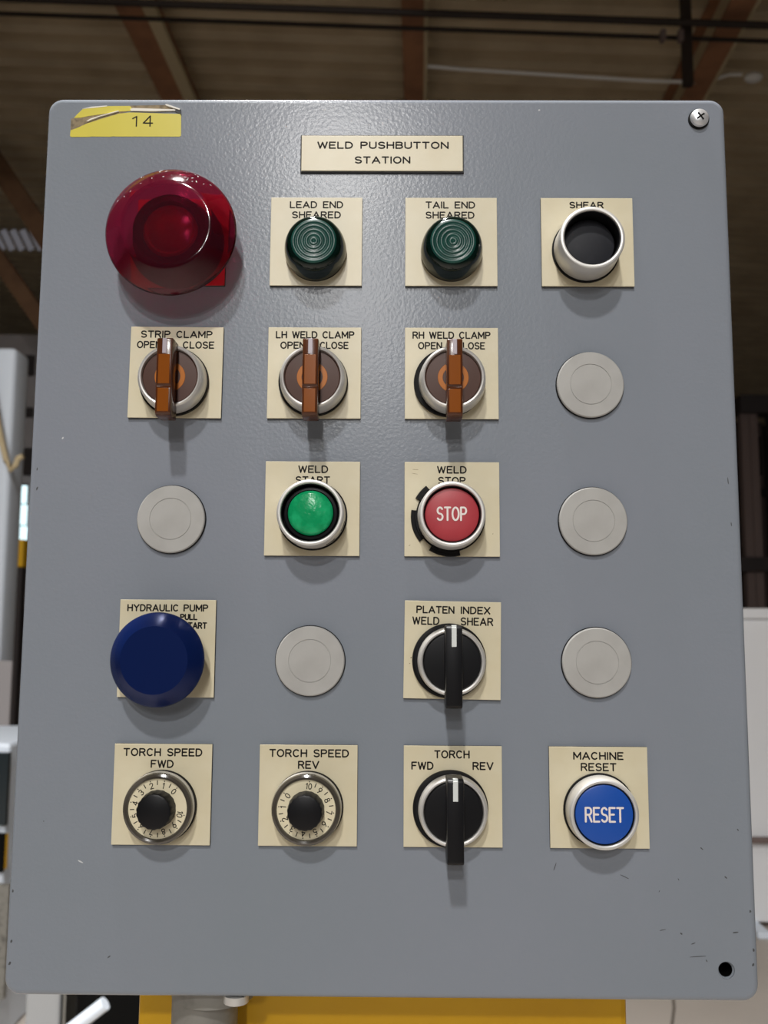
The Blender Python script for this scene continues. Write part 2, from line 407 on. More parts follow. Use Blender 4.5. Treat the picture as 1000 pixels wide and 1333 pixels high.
bm = bmesh.new(); box(bm, A.x, B.x, 3.88, 3.94, 0.03, A.z - 0.02, 0.008); o = M1(bm, 'panel', 'white_screen', r); o.matrix_parent_inverse = inv
bm = bmesh.new(); box(bm, A.x, B.x, 3.86, 3.96, A.z - 0.02, A.z + 0.03, 0.008); o = M1(bm, 'top_rail', 'white_screen', r); o.matrix_parent_inverse = inv
zr = at(990, 1095, 4.25).z
bm = bmesh.new(); box(bm, A.x, B.x, 3.84, 3.88, zr - 0.012, zr + 0.012, 0.004); o = M1(bm, 'middle_rail', 'mauve_steel', r); o.matrix_parent_inverse = inv
for xx in (A.x + 0.03, B.x - 0.03):
    bm = bmesh.new(); box(bm, xx - 0.03, xx + 0.03, 3.75, 4.05, 0.0, 0.03, 0.006); o = M1(bm, 'foot', 'white_paint', r); o.matrix_parent_inverse = inv

# left of the enclosure
wl = empty('wall_left', None, (at(0, 700, 10).x, 9.6, 0), 1.0); tag(wl, 'pale grey partition wall far behind the enclosure', kind='structure')
inv = Matrix.Translation(-wl.location)
A = at(-420, 1000, 10); B = at(120, 436, 10)
bm = bmesh.new(); box(bm, A.x, B.x, A.y, A.y + 0.15, 0, B.z); o = M1(bm, 'panel', 'grey_wall', wl); o.matrix_parent_inverse = inv
for (x0, x1, y0, y1) in ((28, 44, 462, 488), (29, 42, 530, 542), (29, 60, 583, 618), (16, 60, 792, 876)):
    o = slab('dark_box', 'dark_steel', x0, x1, y0, y1, 9.95, 0.12, parent=wl, bev=0.01); o.matrix_parent_inverse = inv
wn = empty('window_1', None, at(29, 668, 9.97), 1.0); tag(wn, 'narrow bright daylight window slit in the pale partition', kind='structure'); inv = Matrix.Translation(-wn.location)
for y0, y1 in ((632, 655), (657, 683), (685, 707)):
    o = slab('pane', 'daylight', 25, 34.5, y0, y1, 9.93, 0.03, parent=wn); o.matrix_parent_inverse = inv
o = slab('frame', 'dark_steel', 23.5, 36, 630, 709, 9.97, 0.03, parent=wn); o.matrix_parent_inverse = inv
r = empty('yellow_guard', None, at(24, 738, 6.5), 1.0); tag(r, 'small yellow guard box with dark foot beside the white post', 'box'); inv = Matrix.Translation(-r.location)
o = slab('body', 'yellow_box', 18, 31, 702, 738, 6.5, 0.12, parent=r, bev=0.01); o.matrix_parent_inverse = inv
o = slab('foot', 'dark_steel', 20, 29, 738, 748, 6.52, 0.08, z0=0.0, parent=r); o.matrix_parent_inverse = inv
r = empty('white_post', None, (at(0, 800, 4.2).x, 3.8, 0), 1.0); tag(r, 'stout pale blue white square post with rounded cap', 'post'); inv = Matrix.Translation(-r.location)
A = at(-28, 800, 4.2); B = at(21, 452, 4.2)
bm = bmesh.new(); box(bm, A.x, B.x, A.y, A.y + 0.17, 0.0, B.z, 0.025, 4); o = M1(bm, 'column', 'white_paint', r, True); o.matrix_parent_inverse = inv
A = at(-14, 800, 4.15); B = at(18, 860, 4.15)
bm = bmesh.new(); box(bm, A.x, B.x, A.y - 0.02, A.y, 0.02, B.z, 0.006); o = M1(bm, 'cover_plate', 'grey_wall', r); o.matrix_parent_inverse = inv
pts = [at(px, py, 4.12) for px, py in ((-12, 500), (-4, 545), (2, 575), (8, 600), (14, 612), (20, 606), (24, 596), (30, 594))]
o = M1(tube(bmesh.new(), pts, 0.014, 8), 'cable', 'beam_pale', r, True); o.matrix_parent_inverse = inv
for (a_, b_, w_, lab) in (((-20, 190, 9.0), (110, 385, 9.0), 0.2, 'brown diagonal steel brace passing above the ribbed rooflight'),
                          ((-30, 298, 8.8), (90, 468, 8.8), 0.16, 'brown diagonal steel brace passing below the ribbed rooflight')):
    o = span('diagonal_brace', 'brace', at(*a_), at(*b_), 0.14, w_); tag(o, lab, kind='structure')
wn = empty('window_2', None, at(20, 315, 11), 1.0); tag(wn, 'dim translucent ribbed rooflight between the brown braces', kind='structure'); inv = Matrix.Translation(-wn.location)
for k in range(6):
    x0 = -12 + k * 12.5
    o = span('pane', 'rooflight', at(x0 - 9, 300, 11), at(x0 + 3, 325, 11), 0.03, 0.075, wn); o.matrix_parent_inverse = inv
r = empty('machine_cabinet', None, (at(-10, 1100, 3.1).x, 2.7, 0), 1.0); tag(r, 'white machine cabinet with a dark glazed hatch standing near the post', 'machine'); inv = Matrix.Translation(-r.location)
A = at(-160, 1100, 3.1); B = at(13, 968, 3.1)
bm = bmesh.new(); box(bm, A.x, B.x, A.y, A.y + 0.5, 0.0, B.z, 0.012); o = M1(bm, 'body', 'white_paint', r); o.matrix_parent_inverse = inv
o = slab('hatch_glass', 'glass_dark', -120, 11.5, 980, 1074, 3.08, 0.02, parent=r); o.matrix_parent_inverse = inv
o = slab('panel_opening', 'hole', -120, 5, 1086, 1135, 3.08, 0.02, parent=r); o.matrix_parent_inverse = inv
o = slab('yellow_edge', 'yellow_box', 5.5, 8, 1086, 1132, 3.075, 0.02, parent=r); o.matrix_parent_inverse = inv
o = slab('lower_cover', 'conduit', -120, 12, 1152, 1300, 3.08, 0.02, parent=r); o.matrix_parent_inverse = inv
# low machinery under the left corner of the enclosure
r = empty('steel_crate', None, (at(55, 1320, 2.4).x, 2.0, 0), 1.0); tag(r, 'pale steel crate with grey corner strip below the enclosure', 'crate'); inv = Matrix.Translation(-r.location)
A = at(28, 1400, 2.4); B = at(80, 1262, 2.4)
bm = bmesh.new(); box(bm, A.x, B.x, A.y, A.y + 0.3, 0.0, B.z, 0.008); o = M1(bm, 'body', 'crate', r); o.matrix_parent_inverse = inv
A = at(80, 1400, 2.4); B = at(86, 1262, 2.4)
bm = bmesh.new(); box(bm, A.x, B.x, A.y, A.y + 0.3, 0.0, B.z, 0.003); o = M1(bm, 'corner_strip', 'conduit', r); o.matrix_parent_inverse = inv
r = empty('black_bin', None, (at(150, 1320, 2.2).x, 1.9, 0), 1.0); tag(r, 'black bin between the pale crate and the yellow pedestal', 'bin'); inv = Matrix.Translation(-r.location)
A = at(92, 1400, 2.3); B = at(330, 1255, 2.3)
bm = bmesh.new(); box(bm, A.x, B.x, A.y, A.y + 0.4, 0.0, B.z, 0.02); o = M1(bm, 'body', 'hole', r); o.matrix_parent_inverse = inv
bm = bmesh.new(); box(bm, A.x - 0.01, B.x + 0.01, A.y - 0.01, A.y + 0.41, B.z - 0.03, B.z, 0.008); o = M1(bm, 'rim', 'dark_steel', r); o.matrix_parent_inverse = inv
A = at(98, 1336, 1.9); B = at(137, 1306, 1.9); d = (B - A).normalized(); C0 = A - d * ((A.z - 0.012) / d.z); 
o = M1(tube(bmesh.new(), [C0, B], 0.0135, 14), 'white_tube', 'white_paint', None, True)
tag(o, 'white tube leaning diagonally against the black bin', 'tube')

# ------------------------------------------------------------------ pedestal and conduit under the enclosure
EX0, EX1, EZ0, EZ1 = -166.2, 158.8, -163.4, 247.0          # enclosure face, millimetres from the lens foot point
FLZ = -EYE * 1000
r = empty('pedestal', None, (0, 0.08, 0), 1.0); tag(r, 'broad safety yellow steel pedestal carrying the grey enclosure', 'pedestal'); inv = Matrix.Translation(-r.location)
bm = bmesh.new(); box(bm, -0.121, 0.1145, 0.05, 0.118, 0.012, EYE + (EZ0 - 0.3) * MM, 0.003); o = M1(bm, 'column', 'yellow', r); o.matrix_parent_inverse = inv
bm = bmesh.new(); box(bm, -0.17, 0.165, 0.048, 0.21, 0.0, 0.012, 0.003); o = M1(bm, 'base_plate', 'yellow', r); o.matrix_parent_inverse = inv
for xx in (-0.15, 0.145):
    for yy in (0.14, 0.19):
        bm = bmesh.new(); bmesh.ops.create_cone(bm, cap_ends=True, segments=6, radius1=0.01, radius2=0.01, depth=0.012)
        for vv in bm.verts: vv.co += Vector((xx, yy, 0.018))
        o = M1(bm, 'bolt', 'conduit', r); o.matrix_parent_inverse = inv
r = empty('conduit', None, (-0.084, 0.027, 0), 1.0); tag(r, 'grey metal conduit with a round fitting entering under the enclosure', 'conduit'); inv = Matrix.Translation(-r.location)
o = M1(tube(bmesh.new(), [(-0.084, 0.027, 0.0), (-0.084, 0.027, EYE - 0.172)], 0.0150, 20), 'pipe', 'conduit', r, True); o.matrix_parent_inverse = inv
o = M1(tube(bmesh.new(), [(-0.080, 0.027, EYE - 0.172), (-0.080, 0.027, EYE - 0.1685), (-0.080, 0.027, EYE - 0.1638)], 0.019, 24), 'fitting', 'conduit', r, True); o.matrix_parent_inverse = inv
o = M1(tube(bmesh.new(), [(-0.0665, 0.006, EYE - 0.1672), (-0.0665, 0.006, EYE - 0.1640)], 0.0055, 16), 'lock_screw', 'alu', r, True); o.matrix_parent_inverse = inv

# ------------------------------------------------------------------ the control station
ST = empty('control_station', None, (0, 0, EYE), 1.0)
tag(ST, 'grey steel pushbutton station box with five rows of buttons, switches and cream nameplates', 'control panel')
def lp(ins, h, r):   # rounded-rectangle loop at height h above the face
    return [(x, -h, z) for x, z in rrect(EX0 + ins, EX1 - ins, EZ0 + ins, EZ1 - ins, max(r - ins, 1.0))]
bm = bmesh.new(); B = 2.5; CR = 7.0
loops = [lp(0, -20, CR), lp(0, -B, CR)]
for i in range(1, 7):
    t = PI / 2 * i / 6; loops.append(lp(B * (1 - math.cos(t)), -B * (1 - math.sin(t)), CR))
loft(bm, loops)
cover = finish(bm, 'cover', 'paint', ST, ang=40)
# open cover-screw hole, cut through the face
cut = finish(lathe(bmesh.new(), [(0, 2), (3.6, 2), (3.6, -0.6), (2.9, -1.3), (2.9, -14), (0, -14)], 40), 'cutter', 'hole')
cut.location = Vector((144.8, 0, -150.4)) * MM; cut.parent = ST
bpy.context.view_layer.update()
md = cover.modifiers.new('cut', 'BOOLEAN'); md.object = cut; md.operation = 'DIFFERENCE'; md.solver = 'EXACT'
dg = bpy.context.evaluated_depsgraph_get()
nm = bpy.data.meshes.new_from_object(cover.evaluated_get(dg)); cover.modifiers.clear(); cover.data = nm
bpy.data.objects.remove(cut)
bm = bmesh.new(); bm.from_mesh(nm); bm.normal_update()
for e in bm.edges:                           # keep the flat face flat-shaded up to the rounded edge
    ns = [f.normal for f in e.link_faces]
    if any(-n.y > 0.9995 for n in ns) and not all(-n.y > 0.9995 for n in ns): e.smooth = False
bm.to_mesh(nm); bm.free()
o = turned('screw_hole', [(2.85, -0.9), (2.85, -13.8), (1.2, -13.8), (1.2, -8), (0, -8)], 'hole', ST, 32); o.location = Vector((144.8, 0, -150.4)) * MM
bm = bmesh.new(); loft(bm, [[(x, 21.5, z) for x, z in rrect(EX0 + 4, EX1 - 4, EZ0 + 4, EZ1 - 4, 7)], [(x, 118, z) for x, z in rrect(EX0 + 4, EX1 - 4, EZ0 + 4, EZ1 - 4, 7)]])
finish(bm, 'body', 'paint', ST)
bm = bmesh.new(); loft(bm, [[(x, 20, z) for x, z in rrect(EX0 + 6, EX1 - 6, EZ0 + 6, EZ1 - 6, 6)], [(x, 21.5, z) for x, z in rrect(EX0 + 6, EX1 - 6, EZ0 + 6, EZ1 - 6, 6)]])
finish(bm, 'gasket', 'rubber', ST)

# cover screw
s = empty('screw', ST, (145.9, 0, 236.2)); tag(s, 'bright cross-head screw with washer')
turned('washer', [(0, 0), (4.9, 0), (5.0, 0.3), (4.9, 0.9), (0, 0.9)], 'rubber', s, 40)
turned('head', [(4.2, 0.9), (4.4, 1.5), (4.1, 2.5), (3.2, 3.1), (1.6, 3.5), (0, 3.6)], 'chrome', s, 40)
bm = bmesh.new()
for ang in (35, 125):
    c, sn = math.cos(math.radians(ang)), math.sin(math.radians(ang))
    bx = [(-2.1, -.38), (2.1, -.38), (2.1, .38), (-2.1, .38)]
    prism(bm, [(x * c - z * sn, x * sn + z * c) for x, z in bx], 'y', 2.9, 3.66 - (0.02 if ang > 90 else 0))
finish(bm, 'cross_slot', 'hole', s, smooth=False)

# yellow number sticker, torn
def sx(x): return -154.8 + (x - 75) * 0.0636
def sz(y): return 243.4 - (y - 45) * 0.0588
s = empty('number_sticker', ST, (0, 0, 0)); tag(s, 'torn yellow sticker reading 14')
def patch(name, pts, m, h0, h1):
    bm = prism(bmesh.new(), [(sx(x), sz(y)) for x, y in pts], 'y', h0, h1); return finish(bm, name, m, s, smooth=False)
patch('tape', [(78, 268), (100, 258), (140, 240), (200, 208), (300, 170), (380, 142), (440, 122), (520, 112), (600, 114), (760, 120), (900, 124), (910, 140), (914, 310), (906, 320), (420, 320), (400, 318), (380, 322), (240, 320), (220, 323), (86, 324), (76, 316)], 'yellow_tape', 0.02, 0.16)
patch('upper_tape', [(120, 132), (165, 82), (230, 68), (340, 58), (520, 56), (540, 80), (524, 100), (440, 104), (360, 118), (300, 128), (210, 144), (150, 158), (100, 160)], 'yellow_tape', 0.02, 0.2)
patch('torn_layer', [(78, 166), (100, 162), (200, 146), (300, 126), (440, 102), (520, 98), (440, 124), (380, 144), (300, 172), (200, 210), (78, 268)], 'tape_tan', 0.02, 0.10)
patch('clear_edge', [(520, 52), (790, 46), (870, 66), (900, 84), (530, 84)], 'tape_tan', 0.02, 0.07)
patch('curl', [(200, 190), (235, 168), (436, 100), (440, 106), (300, 152), (205, 194)], 'tape_white', 0.1, 0.75)
patch('curl', [(526, 88), (545, 80), (862, 90), (868, 100), (700, 106), (530, 102)], 'tape_white', 0.1, 0.75)
patch('curl', [(788, 46), (800, 44), (902, 84), (900, 94), (860, 80), (795, 56)], 'tape_white', 0.1, 0.7)
patch('curl', [(160, 82), (230, 64), (345, 54), (348, 60), (240, 74)], 'tape_white', 0.1, 0.3)
patch('lifted_corner', [(860, 92), (908, 88), (914, 138), (900, 122), (870, 112)], 'chip', 0.1, 0.3)
bm = bmesh.new(); stroke_text(bm, '1', sx(540), sx(582), sz(236), sz(142), 0.62, 0.2); stroke_text(bm, '4', sx(622), sx(700), sz(236), sz(138), 0.62, 0.2)
flat(bm, 'lettering', 'ink', s)

# nameplates --------------------------------------------------------
PL = 43.1; PT = 1.7
CX = dict(zip('1234', (-99.9, -35.8, 27.6, 91.4))); RZ = dict(zip('abcde', (169.3, 106.1, 43.0, -20.2, -83.5)))
def plate(x, z, w_, h_, lines, label, wd=0.64, rot=0.0, edge=0.0, dx=0, face='cream'):
    p = empty('nameplate', ST, (x + dx, 0, z)); p.rotation_euler.y = math.radians(rot)
    if label: tag(p, label)
    bm = box(bmesh.new(), -w_ / 2 - edge, w_ / 2 + edge, -(PT - 0.5), -0.02, -h_ / 2 - edge, h_ / 2 + edge, 0.08, 1); finish(bm, 'core', 'core', p, smooth=False)
    bm = box(bmesh.new(), -w_ / 2, w_ / 2, -PT, -(PT - 0.52), -h_ / 2, h_ / 2, 0.15, 2); finish(bm, 'face', face, p, smooth=False)
    if lines:
        bm = bmesh.new()
        for t, a, b, c, d in lines:
            stroke_text(bm, t, -w_ / 2 + a * w_, -w_ / 2 + b * w_, h_ / 2 - d * h_, h_ / 2 - c * h_, wd, PT + 0.012)
        flat(bm, 'lettering', 'ink', p)
    return p
def sq(cell, lines, label, **k): return plate(CX[cell[0]], RZ[cell[1]] + 5.2, PL, PL, lines, label, **k)
Y1, Y2 = (.042, .124), (.158, .240)
plate(-5.1, 218.2, 76.6, 17.6, [('WELD PUSHBUTTON', .097, .913, .17, .38), ('STATION', .33, .676, .59, .80)], 'wide cream title nameplate engraved WELD PUSHBUTTON STATION', edge=0.55, wd=0.72)
sq('2a', [('LEAD END', .205, .79, *Y1), ('SHEARED', .23, .766, *Y2)], 'cream nameplate engraved LEAD END SHEARED')
sq('3a', [('TAIL END', .22, .763, *Y1), ('SHEARED', .22, .755, *Y2)], 'cream nameplate engraved TAIL END SHEARED')
sq('4a', [('SHEAR', .31, .685, .042, .12)], 'cream nameplate engraved SHEAR')
sq('1b', [('STRIP CLAMP', .108, .883, *Y1), ('OPEN', .07, .335, *Y2), ('CLOSE', .565, .905, *Y2)], 'cream nameplate engraved STRIP CLAMP OPEN CLOSE', rot=0.3)
sq('2b', [('LH WELD CLAMP', .08, .927, *Y1), ('OPEN', .13, .40, *Y2), ('CLOSE', .555, .865, *Y2)], 'cream nameplate engraved LH WELD CLAMP OPEN CLOSE')
sq('3b', [('RH WELD CLAMP', .08, .92, *Y1), ('OPEN', .14, .40, *Y2), ('CLOSE', .555, .86, *Y2)], 'cream nameplate engraved RH WELD CLAMP OPEN CLOSE')
sq('2c', [('WELD', .345, .663, *Y1), ('START', .318, .684, *Y2)], 'cream nameplate engraved WELD START')
sq('3c', [('WELD', .342, .656, *Y1), ('STOP', .353, .645, *Y2)], 'scuffed cream nameplate engraved WELD STOP')
sq('1d', [('HYDRAULIC PUMP', .075, .92, .046, .122), ('PULL', .628, .81, .144, .21), ('START', .665, .912, .23, .30)], 'cream nameplate engraved HYDRAULIC PUMP PULL START')
sq('3d', [('PLATEN', .12, .517, .05, .13), ('INDEX', .58, .89, .05, .13), ('WELD', .08, .362, .163, .248), ('SHEAR', .58, .92, .163, .248)], 'slightly tilted cream nameplate engraved PLATEN INDEX WELD SHEAR', rot=0.8)
sq('1e', [('TORCH SPEED', .09, .90, *Y1), ('FWD', .374, .61, *Y2)], 'cream nameplate engraved TORCH SPEED FWD')
sq('2e', [('TORCH SPEED', .097, .912, *Y1), ('REV', .392, .61, *Y2)], 'cream nameplate engraved TORCH SPEED REV')
sq('3e', [('TORCH', .31, .673, .044, .126), ('FWD', .077, .304, *Y2), ('REV', .70, .915, *Y2)], 'cream nameplate engraved TORCH FWD REV')
sq('4e', [('MACHINE', .245, .758, .05, .13), ('RESET', .32, .684, .16, .243)], 'cream nameplate engraved MACHINE RESET')
plate(CX['1'], RZ['a'] + 5.2, PL, PL, None, 'red square plate with no visible lettering under the red mushroom button', face='red_plate')

# operators ---------------------------------------------------------
def op(name, cell, label, dx=0, dz=0):
    e = empty(name, ST, (CX[cell[0]] + dx, 0, RZ[cell[1]] + dz)); tag(e, label); return e
def bezel(e, H, ro=14.7, ri=12.7, base=2.9, rb=15.1):
    turned('gasket', [(10, PT), (15.7, PT), (15.8, PT + 0.3), (15.7, base), (10, base)], 'rubber', e, 56)
    turned('bezel', [(ri, base + .5), (ri, H - 0.5), (ri + 0.25, H - 0.1), (ri + 0.6, H), (ro - 0.7, H), (ro - 0.25, H - 0.2), (ro, H - 0.7), ((ro + rb) / 2, (H + base) / 2), (rb, base + 0.4), (rb - 0.2, base), (ri, base)], 'alu', e, 80)
def liner(e, H, ri, depth):
    turned('liner', [(ri - 0.05, H - 0.7), (ri - 0.35, H - 0.8), (ri - 0.35, depth), (0, depth)], 'black', e, 64)

b = op('push_button', '4a', 'deep silver ringed push button with recessed black cap', dx=-1.0, dz=0.9)
bezel(b, 17.0); liner(b, 17.0, 12.7, 4)
turned('cap', [(11.9, 4), (11.9, 8.6), (11.6, 9.2), (11, 9.4), (0, 9.8)], 'black_matt', b, 64)

b = op('push_button', '2c', 'silver ringed push button with glossy bright green lens', dx=0.2, dz=1.8)
bezel(b, 15.5, 14.7, 12.9); liner(b, 15.5, 12.9, 8)
turned('collar', [(12.2, 8), (12.2, 11.2), (11.6, 11.8), (10.5, 12.0), (10.0, 11.6), (10.0, 9)], 'black', b, 64)
turned('lens', [(10.0, 9), (10.0, 12.4), (9.6, 13.0), (8.5, 13.5), (6, 14.0), (3, 14.25), (0, 14.3)], 'green_bright', b, 64)
for a in (235, 305, 340):
    bm = bmesh.new(); lathe(bm, [(14.7, 5.6), (15.12, 5.6), (15.08, 6.8), (14.7, 6.8)], 8, math.radians(a - 9), math.radians(a + 9)); finish(bm, 'slot', 'hole', b)

b = op('push_button', '3c', 'silver ringed push button with red cap lettered STOP', dx=-0.7, dz=1.5)
bezel(b, 14.5, 14.6, 12.7)
liner(b, 14.5, 12.7, 5)
turned('cap', [(12.1, 5), (12.1, 11.2), (11.8, 11.9), (11.2, 12.1), (6, 12.4), (0, 12.5)], 'stop_red', b, 64)
bm = bmesh.new(); stroke_text(bm, 'STOP', -6.9, 6.6, -2.9, 3.5, 0.82, 12.56); flat(bm, 'lettering', 'white_ink', b)
for a0, a1 in ((128, 152), (170, 219), (237, 284)):
    bm = bmesh.new(); lathe(bm, [(14.8, PT), (17.9, PT), (18.0, PT + 0.5), (17.7, PT + 1.2), (16.4, PT + 1.3), (16.2, PT + 2.2), (14.8, PT + 2.2)], 16, math.radians(a0), math.radians(a1)); finish(bm, 'lock_ring', 'rubber', b)

b = op('push_button', '4e', 'silver ringed push button with blue cap lettered RESET', dz=-0.1)
bezel(b, 12.0, 14.7, 12.9); liner(b, 12.0, 12.9, 5)
turned('cap', [(12.5, 5), (12.5, 10.3), (12.2, 10.9), (11.6, 11.1), (0, 11.3)], 'blue_cap', b, 64)
bm = bmesh.new(); stroke_text(bm, 'RESET', -8.4, 8.3, -3.3, 3.2, 0.82, 11.36); flat(bm, 'lettering', 'white_ink', b)

# pilot lights
for cell, lab in (('2a', 'dark green ribbed pilot light under the words LEAD END'), ('3a', 'dark green ribbed pilot light under the words TAIL END')):
    b = op('pilot_light', cell, lab, dz=-0.4)
    turned('base_ring', [(9, PT), (14.0, PT), (14.1, 2.2), (14.0, 3.6), (13, 3.8), (9, 3.8)], 'rubber', b, 64)
    turned('lens', [(13.6, 3.7), (14.3, 3.9), (14.4, 4.6), (14.2, 6.8), (13.8, 9.6), (12.9, 12.8), (12.0, 14.4), (11.0, 15.0), (10.4, 15.1), (10.4, 14.0), (0, 14.0)], 'green_glass', b, 80)
    pr = [(10.4, 14.6), (10.35, 15.2)]
    for k in range(5):
        r0 = 9.9 - k * 2.0
        pr += [(r0, 15.5), (r0 - 0.5, 15.62), (r0 - 1.1, 15.5), (r0 - 1.5, 15.3), (r0 - 1.75, 15.3)]
    turned('lens_face', [p for p in pr if p[0] > 0.3] + [(0, 15.6)], 'green_face', b, 80)

# red mushroom
b = op('mushroom_button', '1a', 'large translucent red mushroom head push button', dx=-0.8, dz=3.3)
turned('stem', [(20.5, PT), (20.0, 9.0), (17.6, 13.0), (16.8, 18.0), (16.0, 18.6), (13.4, 18.6), (13.2, 14), (0, 14)], 'hole', b, 64)
turned('reflector', [(13.0, 14.2), (12.6, 16.0), (11.4, 16.9), (10.4, 16.3), (9.2, 16.6), (8.2, 17.4), (5, 17.8), (0, 18.0)], 'red_core', b, 64)
turned('head', [(0, 24.0), (12, 24.1), (18.6, 24.5), (20.3, 24.5), (20.9, 24.2), (25.5, 20.8), (28.6, 17.8), (29.6, 16.8), (29.9, 15.8), (29.4, 15.0), (28.4, 15.0), (25.0, 17.8), (20.6, 20.6), (18.0, 21.2), (0, 21.2)], 'red_glass', b, 96)

bm = bmesh.new()
for k in range(26):                          # pale nicks in the worn upper flank of the head
    a = math.radians(random.uniform(42, 152)); rr = random.choice((random.uniform(22, 28.5), random.uniform(27.5, 29.2))); hh = (24.2 - (rr - 20.9) * 0.739 if rr < 25.5 else 20.8 - (rr - 25.5) * 0.968) + 0.06
    L, W_ = random.uniform(0.4, 1.5), random.uniform(0.16, 0.34); ph = random.uniform(0, PI)
    ca, sa = math.cos(a), math.sin(a); pts = []
    for i in range(8):
        q = 2 * PI * i / 8; du, dv = L / 2 * math.cos(q), W_ / 2 * math.sin(q)
        dr, dt = du * math.cos(ph) - dv * math.sin(ph), du * math.sin(ph) + dv * math.cos(ph)
        pts.append(bm.verts.new(((rr + dr) * ca - dt * sa, -(hh - dr * 0.85), (rr + dr) * sa + dt * ca)))
    bm.faces.new(pts)
flat(bm, 'nick', 'chip_light', b)['kind'] = 'stuff'

# blue mushroom
b = op('mushroom_button', '1d', 'dark blue metal mushroom head pull button over HYDRAULIC PUMP plate', dx=-1.2, dz=0.7)
turned('stem', [(9.5, PT), (9.5, 11), (14, 11.5)], 'black', b, 48)
turned('head', [(0, 19.0), (10, 19.0), (14.5, 18.95), (19.9, 14.2), (20.4, 13.4), (20.5, 12.6), (20.2, 11.6), (19.4, 11.1), (9, 11.0), (0, 11.0)], 'blue_metal', b, 96)

# illuminated selector switches
for cell, lab in (('1b', 'amber handled selector switch under STRIP CLAMP'), ('2b', 'amber handled selector switch under LH WELD CLAMP'), ('3b', 'amber handled selector switch under RH WELD CLAMP')):
    b = op('selector_switch', cell, lab, dz=0.3)
    odx = -1.2 if cell == '3b' else 0.0
    turned('gasket', [(10, PT), (15.9, PT), (16.0, 2.2), (15.9, 4.2), (10, 4.2)], 'rubber', b, 56, cx=odx - 0.3)
    turned('bezel', [(12.6, 4.6), (12.6, 12.6), (12.9, 13.4), (13.5, 13.6), (14.1, 13.2), (14.5, 12.4), (15.0, 8), (15.3, 4.5), (15.1, 4.1), (12.6, 4.1)], 'alu', b, 80)
    turned('disc', [(12.5, 6), (12.5, 11.6), (12.1, 12.0), (9.5, 12.1), (6.9, 12.2), (4.6, 12.25), (0, 12.25)], 'amber_disc', b, 64)
    turned('bulb_glow_ring', [(7.0, 12.1), (6.8, 12.34), (4.8, 12.36), (4.6, 12.1)], 'amber_bulb', b, 48)
    pf = [(15.0, 11.9), (15.0, 21.5), (14.3, 23.2), (-6.3, 23.2), (-6.7, 22.6), (-7.3, 22.6), (-7.8, 23.2), (-18.6, 23.2), (-19.8, 22.4), (-20.2, 20.0), (-20.2, 11.9)]
    h = finish(prism(bmesh.new(), pf, 'x', -3.4, 3.4, 0.45), 'handle', 'amber', b)
    finish(box(bmesh.new(), -2.5, 2.5, -23.34, -22.8, -6.0, 7.2, 0.12, 1), 'handle_window', 'amber_window', b)
    finish(box(bmesh.new(), -2.5, 2.5, -23.30, -22.8, -18.4, -8.0, 0.12, 1), 'handle_window', 'amber_window', b)
    finish(box(bmesh.new(), -0.95, 0.95, -23.4, -22.8, 7.6, 14.4, 0.12, 1), 'pointer', 'silver_ink', b)

# black selector switches
for cell, lab in (('3d', 'black selector switch with white pointer under PLATEN INDEX'), ('3e', 'black selector switch with white pointer under TORCH FWD REV')):
    b = op('selector_switch', cell, lab, dx=-0.6 if cell == '3d' else -0.2, dz=0.3 if cell == '3d' else -0.1)
    turned('gasket', [(10, PT), (16.3, PT), (16.5, 2.2), (16.3, 3.6), (15.4, 4.2), (10, 4.2)], 'rubber', b, 64, cx=-0.9, cz=0.2)
    turned('bezel', [(12.7, 4.2), (12.7, 8.2), (13.1, 9.0), (13.7, 9.2), (14.4, 8.8), (14.8, 8.0), (15.1, 4.2), (12.7, 4.1)], 'alu', b, 80)
    turned('disc', [(12.6, 5.0), (12.6, 8.8), (12.2, 9.3), (11.6, 9.4), (0, 9.5)], 'black', b, 64)
    pf = [(15.9, 9.2), (15.9, 20.0), (14.9, 21.4), (-17.9, 21.4), (-18.8, 20.6), (-19.2, 18.5), (-19.2, 9.2)]
    finish(prism(bmesh.new(), pf, 'x', -3.5, 3.5, 0.6), 'handle', 'black', b)
    finish(box(bmesh.new(), -1.05, 1.05, -21.6, -20.8, 6.9, 15.1, 0.1, 1), 'pointer', 'pointer', b)
    finish(box(bmesh.new(), -1.05, 1.05, -21.0, -19, 14.8, 16.05, 0.1, 1), 'pointer_tip', 'pointer', b)

